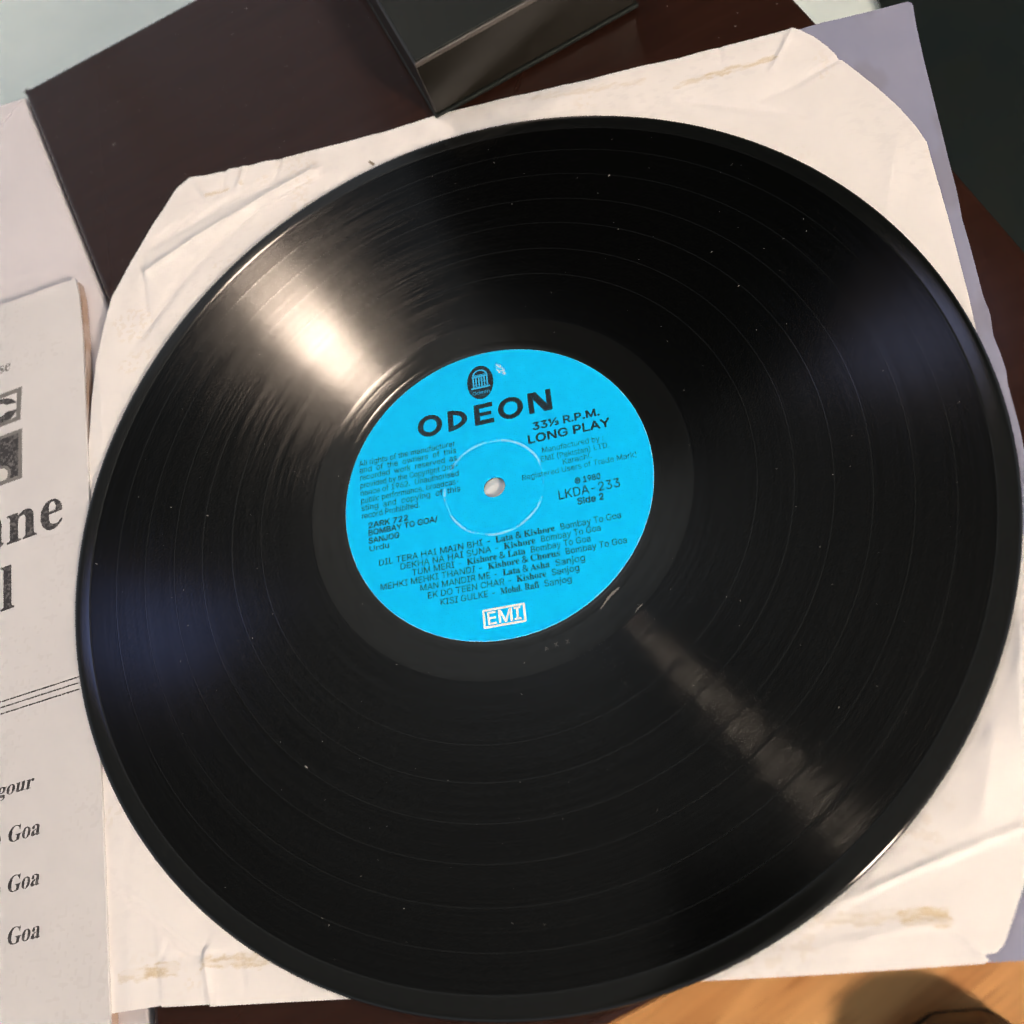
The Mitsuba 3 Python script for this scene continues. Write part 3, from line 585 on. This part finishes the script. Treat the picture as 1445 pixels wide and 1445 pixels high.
cput('title_print', cat([text('a', (-192.5, 16.3), (-184.0, 17.4), 17.6, ZC, serif=True), text('n', (-182.6, 17.6), (-170.4, 19.3), 17.4, ZC, serif=True),
                         text('e', (-168.8, 19.6), (-159.9, 20.7), 17.2, ZC, serif=True), text('l', (-181.4, -8.2), (-176.0, -7.4), 17.2, ZC, serif=True)]))
lines = []
for (a, b) in (((-178.5, -41.3), (-146.7, -37.15)), ((-178.5, -43.35), (-146.5, -39.2)), ((-178.5, -45.6), (-146.2, -41.4))):
    a, b = np.array(a), np.array(b)
    t = 0.0
    while t < 1:
        u = min(1.0, t + random.uniform(0.05, 0.12))
        lines.append(flat(LineString([a + (b - a) * t, a + (b - a) * (u - 0.006)]).buffer(random.uniform(0.20, 0.28), cap_style='flat'), ZC, 0.05))
        t = u
cput('rule_lines', cat(lines))
tr = []
for (a, b) in (((-167.3, -87.6), (-155.9, -86.2)), ((-165.3, -102.6), (-154.2, -101.2)), ((-163.2, -117.6), (-152.1, -116.3))):
    tr.append(text('Goa', a, b, 4.7, ZC, serif=True, slant=0.16))
    o = np.array(a)
    tr.append(text('o', o + [-5.6, -0.9], o + [-2.6, -0.5], 4.7, ZC, serif=True, slant=0.16))
tr.append(text('agour', (-176.8, -73.4), (-160.2, -71.4), 4.3, ZC, serif=True, slant=0.2))
tr.append(text('r', (-171.5, -110.6), (-168.9, -110.3), 4.6, ZC, serif=True, slant=0.16))
cput('track_list_print', cat(tr))
cput('small_print', text('use', (-201.0, 94.2), (-192.4, 95.4), 5.0, ZC, serif=True, slant=0.1), 'grey_ink')
def quadp(a, b, c, d):
    return Polygon([a, b, c, d])
b1 = quadp((-208, 83.0), (-185.6, 86.0), (-184.2, 70.6), (-206, 67.6))
b2 = quadp((-206, 63.3), (-182.9, 66.4), (-179.9, 44.4), (-203, 41.3))
cput('emblem_print', cat([flat(b1.difference(b1.buffer(-2.1)), ZC, 0.05), flat(b2, ZC, 0.05)]), 'grey_ink')
cput('emblem_figure_print', cat([flat(b2.buffer(-1.6).difference(Point(-189.5, 47.2).buffer(4.4).union(Point(-193.5, 49.5).buffer(4.0))), ZC + 0.09, 0.05),
                                 flat(affinity.scale(Point(-194.0, 76.5).buffer(6.5), 1.15, 0.9).difference(Point(-194, 77).buffer(3.0)).difference(sbox(-194, 75.8, -185, 79)), ZC, 0.05)]))
cput('emblem_highlight_print', flat(Point(-189.7, 47.0).buffer(3.4).union(Point(-193.6, 49.3).buffer(3.2)).intersection(b2.buffer(-1.7)), ZC + 0.16, 0.05), 'pale_ink')

# ------------------------------------------------------------------ the record
rc = tag('vinyl_record', 'black vinyl record with a bright blue centre label lying on the paper sleeve', 'record')
SEP = [62.3, 80.7, 91.2, 102.2, 112.7, 123.7, 134.6, 144.4]
prof = [(3.75, -0.10), (4.2, -0.06), (50.7, -0.06), (51.2, -0.02), (51.9, -0.01), (52.6, -0.01), (53.6, -0.01), (53.9, -0.045), (54.2, -0.01), (58.8, -0.01), (59.0, -0.04), (59.2, -0.01), (61.9, -0.02), (62.2, -0.05)]
for a in SEP[1:-1]:
    prof += [(a - 0.6, -0.12), (a - 0.28, -0.09), (a, -0.05), (a + 0.28, -0.09), (a + 0.6, -0.12)]
prof += [(144.2, -0.10), (144.6, -0.02), (145.0, 0.02), (146.2, 0.035), (147.5, 0.05), (148.8, 0.05), (149.4, 0.02), (149.9, -0.06), (150.3, -0.24), (150.6, -0.5), (150.75, -0.85), (150.6, -1.2), (150.2, -1.5), (149.6, -1.7), (148.5, -1.8),
         (60, -1.75), (4.2, -1.75), (3.75, -1.6), (3.75, -0.10)]
m, uv = lathe(prof, 900)
put('disc', m, 'vinyl_smooth', rc, smooth=True, uv=uv)
for a, b in zip(SEP, SEP[1:]):
    g0 = 0.0 if a == SEP[0] else 0.15
    g1 = 0.0 if b == SEP[-1] else 0.15
    # the turns of the groove: flat lands between narrow V cuts, each cut with its own depth and width
    p, x = [(a + g0, -0.06), (a + g0 + 0.04, -0.02)], a + g0 + 0.04
    while x < b - g1 - 0.36:
        land, wd, slope = random.uniform(0.15, 0.20), random.uniform(0.0028, 0.0068), 0.46 + 0.38 * (len(p) // 3 * 0.618034 % 1.0)
        p += [(x + land, -0.02), (x + land + wd, -0.02 - wd * slope), (x + land + 2 * wd, -0.02)]
        x += land + 2 * wd
    p += [(b - g1 - 0.04, -0.02), (b - g1, -0.06)]
    m, uv = lathe(p, 540)
    put('track_band', m, 'vinyl_grooved', rc, smooth=False, uv=uv)

lb = rc + '__label'
lp = [(3.65, -1.0), (3.65, 0.05), (3.85, 0.12), (15.7, 0.12), (16.0, 0.09), (16.3, 0.075), (16.6, 0.09), (16.9, 0.12), (49.9, 0.12), (50.35, 0.08), (50.45, -0.05)]
m, uv = lathe(lp, 360)
scene[lb] = mikit.ply(mm(m), 'label_paper', smooth=40)
labels[lb] = {'label': 'bright blue round paper label printed in black'}
ZL = 0.17
# maker name in wide capitals
def bar(x0, y0, x1, y1):
    return sbox(min(x0, x1), min(y0, y1), max(x0, x1), max(y0, y1))
Y0, H = 23.1, 7.7
def ring(cx, rx, ry, w):
    e = affinity.scale(Point(0, 0).buffer(1, quad_segs=24), rx, ry)
    i = affinity.scale(Point(0, 0).buffer(1, quad_segs=24), rx - w, ry - w * 0.85)
    return affinity.translate(e.difference(i), cx, Y0 + H / 2)
st = 1.8
dsh = affinity.scale(Point(0, 0).buffer(1, quad_segs=24), 6.6, H / 2).intersection(sbox(0, -9, 9, 9))
dsh = affinity.translate(unary_union([dsh]), -13.4, Y0 + H / 2)
din = affinity.translate(affinity.scale(Point(0, 0).buffer(1, quad_segs=24), 6.6 - st, H / 2 - st * 0.85).intersection(sbox(st, -9, 9, 9)), -13.4, Y0 + H / 2)
letters = [ring(-19.7, 4.2, H / 2 + 0.15, st), dsh.difference(din),
           unary_union([bar(-4.3, Y0, -4.3 + st, Y0 + H), bar(-4.3, Y0, 2.2, Y0 + 1.6), bar(-4.3, Y0 + 3.2, 1.4, Y0 + 4.45), bar(-4.3, Y0 + H - 1.6, 2.0, Y0 + H)]),
           ring(8.0, 4.2, H / 2 + 0.15, st),
           unary_union([bar(14.0, Y0, 15.7, Y0 + H), bar(20.0, Y0, 21.7, Y0 + H), Polygon([(14.0, Y0 + H), (16.7, Y0 + H), (21.7, Y0), (19.0, Y0)])])]
put('title_print', cat([flat(g, ZL, 0.05) for g in letters]), 'black_ink', lb)
put('speed_print', cat([text('33⅓ R.P.M.', (14.6, 17.0), (36.4, 17.3), 2.6, ZL, bold=True), text('LONG PLAY', (12.6, 12.5), (39.2, 12.7), 2.9, ZL, bold=True)]), 'black_ink', lb)
put('maker_print', cat([text('Manufactured by :', (16.7, 8.2), (36.4, 8.2), 1.9, ZL), text('EMI (Pakistan) LTD.', (16.0, 5.2), (37.9, 5.3), 1.9, ZL), text('Karachi.', (22.8, 2.7), (32.0, 2.9), 1.9, ZL),
                        text('Registered Users of Trade Mark)', (9.4, 0.0), (45.7, 0.2), 1.9, ZL)]), 'thin_ink', lb)
put('catalogue_print', cat([text('℗ 1980', (25.7, -4.8), (33.8, -4.8), 2.0, ZL, bold=True), text('LKDA-233', (20.2, -9.0), (39.4, -8.7), 3.0, ZL), text('Side 2', (25.7, -11.9), (33.9, -11.8), 2.1, ZL, bold=True)]), 'black_ink', lb)
R_ = [('All rights of the manufacturer', 17.4, 33.5), ('and  of  the  owners  of  this', 14.8, 33.6), ('recorded  work  reserved  as', 12.1, 33.6), ('provided by the Copyright Ordi-', 9.2, 33.7), ('nance of 1962.  Unauthorised', 6.4, 33.7), ('public performance, broadcas-', 3.6, 33.6), ('sting  and  copying  of  this', 0.85, 33.7), ('record Prohibited.', -1.95, 19.8)]
put('rights_print', cat([text(s, (-45.1 + 0.06 * i, y), (-45.1 + 0.06 * i + ln, y), 2.0, ZL) for i, (s, y, ln) in enumerate(R_)]), 'black_ink', lb)
put('film_title_print', cat([text('2ARK 722', (-42.5, -5.7), (-29.0, -5.6), 1.9, ZL, bold=True), text('BOMBAY TO GOA/', (-42.6, -8.3), (-19.2, -8.1), 1.9, ZL, bold=True), text('SANJOG', (-42.6, -11.1), (-32.2, -11.0), 1.9, ZL, bold=True), text('Urdu', (-42.4, -13.9), (-35.8, -13.8), 1.9, ZL)]), 'black_ink', lb)
TR = [('DIL TERA HAI MAIN BHI -', 'Lata & Kishore', 'Bombay To Goa', (-39.4, -19.4), (38.2, -19.0)), ('DEKHA NA HAI SUNA -', 'Kishore', 'Bombay To Goa', (-32.3, -22.1), (31.6, -21.8)), ('TUM MERI -', 'Kishore & Lata', 'Bombay To Goa', (-28.6, -24.8), (28.1, -24.6)),
      ('MEHKI MEHKI THANDI -', 'Kishore & Chorus', 'Bombay To Goa', (-39.2, -27.7), (38.8, -27.3)), ('MAN MANDIR ME -', 'Lata & Asha', 'Sanjog', (-26.2, -30.4), (25.7, -30.4)), ('EK DO TEEN CHAR -', 'Kishore', 'Sanjog', (-23.9, -33.3), (23.6, -33.2)), ('KISI GULKE -', 'Mohd. Rafi', 'Sanjog', (-20.0, -36.2), (20.9, -36.3))]
put('track_list_print', cat([runs([(a, False), (b, True), (c, False)], p, q, 2.05, ZL) for a, b, c, p, q in TR]), 'black_ink', lb)
fr = sbox(-7.2, -46.1, 6.1, -40.0).buffer(-0.5).buffer(0.5)
put('maker_logo_print', cat([flat(fr.difference(fr.buffer(-0.75)), ZL, 0.05), text('EMI', (-5.7, -45.0), (4.7, -44.9), 3.9, ZL, bold=True)]), 'white_ink', lb)
ov = affinity.translate(affinity.scale(Point(0, 0).buffer(1, quad_segs=24), 4.5, 6.4), -1.3, 39.2)
put('emblem_print', flat(ov, ZL, 0.05), 'black_ink', lb)
dome = affinity.translate(affinity.scale(Point(0, 0).buffer(1, quad_segs=16), 2.6, 2.2).intersection(sbox(-5, 0, 5, 5)), -1.3, 41.9)
dome = dome.difference(affinity.translate(affinity.scale(Point(0, 0).buffer(1, quad_segs=16), 1.9, 1.4).intersection(sbox(-5, 0, 5, 5)), -1.3, 42.2))
temple = [dome, bar(-4.1, 41.1, 1.5, 41.75)] + [bar(-3.9 + 0.95 * k, 37.6, -3.9 + 0.95 * k + 0.55, 41.0) for k in range(6)] + [bar(-4.6, 36.8, 2.0, 37.5)]
put('emblem_temple_print', cat([flat(g, ZL + 0.09, 0.05) for g in temple] + [text('Odeon', (-4.2, 34.6), (1.6, 34.6), 1.35, ZL + 0.09)]), 'emblem_blue', lb)

# ------------------------------------------------------------------ dust on the vinyl and the table
def flecks(n, where, z, lo, hi):
    out = []
    while len(out) < n:
        x, y = where()
        k = random.choice((3, 4, 5))
        s = random.uniform(lo, hi) * (2.2 if random.random() < 0.06 else 1)
        a = random.uniform(0, 6.28)
        st_ = random.uniform(1, 3.0)
        pts = [(s * st_ * math.cos(6.283 * i / k + random.uniform(-.4, .4)), s * math.sin(6.283 * i / k + random.uniform(-.4, .4))) for i in range(k)]
        g = affinity.translate(affinity.rotate(Polygon(pts).convex_hull, a, origin=(0, 0), use_radians=True), x, y)
        if g.area > 1e-5:
            out.append(flat(g, z, 0.05))
    return cat(out)
def on_record():
    while True:
        r, a = 150 * math.sqrt(random.random()), random.uniform(0, 6.283)
        if 52 < r < 143:
            return r * math.cos(a), r * math.sin(a)
put('dust', flecks(190, on_record, 0.03, 0.05, 0.14), 'dust_grey')
tag('dust', 'specks of pale dust on the black vinyl', 'dust', kind='stuff')
def sliver(a, b, w, mat, name):
    a, b = np.array(a, float), np.array(b, float)
    d = (b - a) / np.linalg.norm(b - a)
    n = np.array([-d[1], d[0]])
    t = np.linspace(0, 1, 14)
    wd = w * np.sin(np.pi * np.clip(t, 0.03, 0.97)) ** 0.7 * (0.55 + 0.45 * np.array([random.random() for _ in t]))
    mid = a + (b - a) * t[:, None] + n * (0.05 * np.linalg.norm(b - a) * np.sin(np.pi * t))[:, None]
    put(name, flat(Polygon(np.vstack([mid + n * wd[:, None], (mid - n * wd[:, None])[::-1]])).buffer(0), 0.02, 0.05), mat, rc)
sliver((29.3, -45.0), (34.6, -40.6), 0.5, 'scuff_grey', 'scuff')
sliver((28.2, -46.2), (29.6, -44.9), 0.25, 'scuff_grey', 'scuff')
sliver((-35.0, 45.5), (-31.8, 47.8), 0.16, 'scuff_grey', 'scuff')
sliver((-40.6, 41.8), (-39.6, 42.8), 0.2, 'scuff_grey', 'scuff')
sliver((38.0, -49.0), (40.6, -46.8), 0.22, 'scuff_grey', 'scuff')
spark = iter([(29.6 + 4.6 * k + random.gauss(0, 0.25), -62.5 - 11 * k + random.gauss(0, 0.4)) for k in [random.random() for _ in range(26)]])
put('dust', flecks(24, lambda: next(spark), 0.035, 0.04, 0.12), 'stamp_grey', rc)
labels[rc + '__dust'] = {'label': 'short trail of pale specks below the blue label', 'kind': 'stuff'}
for i, (x, y) in enumerate([(10.6, -55.9), (13.6, -55.2), (17.0, -54.8)]):
    put('matrix_stamp', text('AXX'[i], (x, y), (x + 1.1, y + 0.2), 1.3, -0.005, th=0.02), 'stamp_grey', rc)
def on_table():
    while True:
        x, y = random.uniform(-200, 170), random.uniform(60, 270)
        if TOP.buffer(-4).contains(Point(x, y)) and not Polygon(FRONT).buffer(2).contains(Point(x, y)) and not (-12 < x < 80 and y > 160):
            return x, y
put('table_dust', flecks(90, on_table, -3.15, 0.06, 0.2), 'dust_grey')
tag('table_dust', 'specks of pale dust on the dark brown table top', 'dust', kind='stuff')
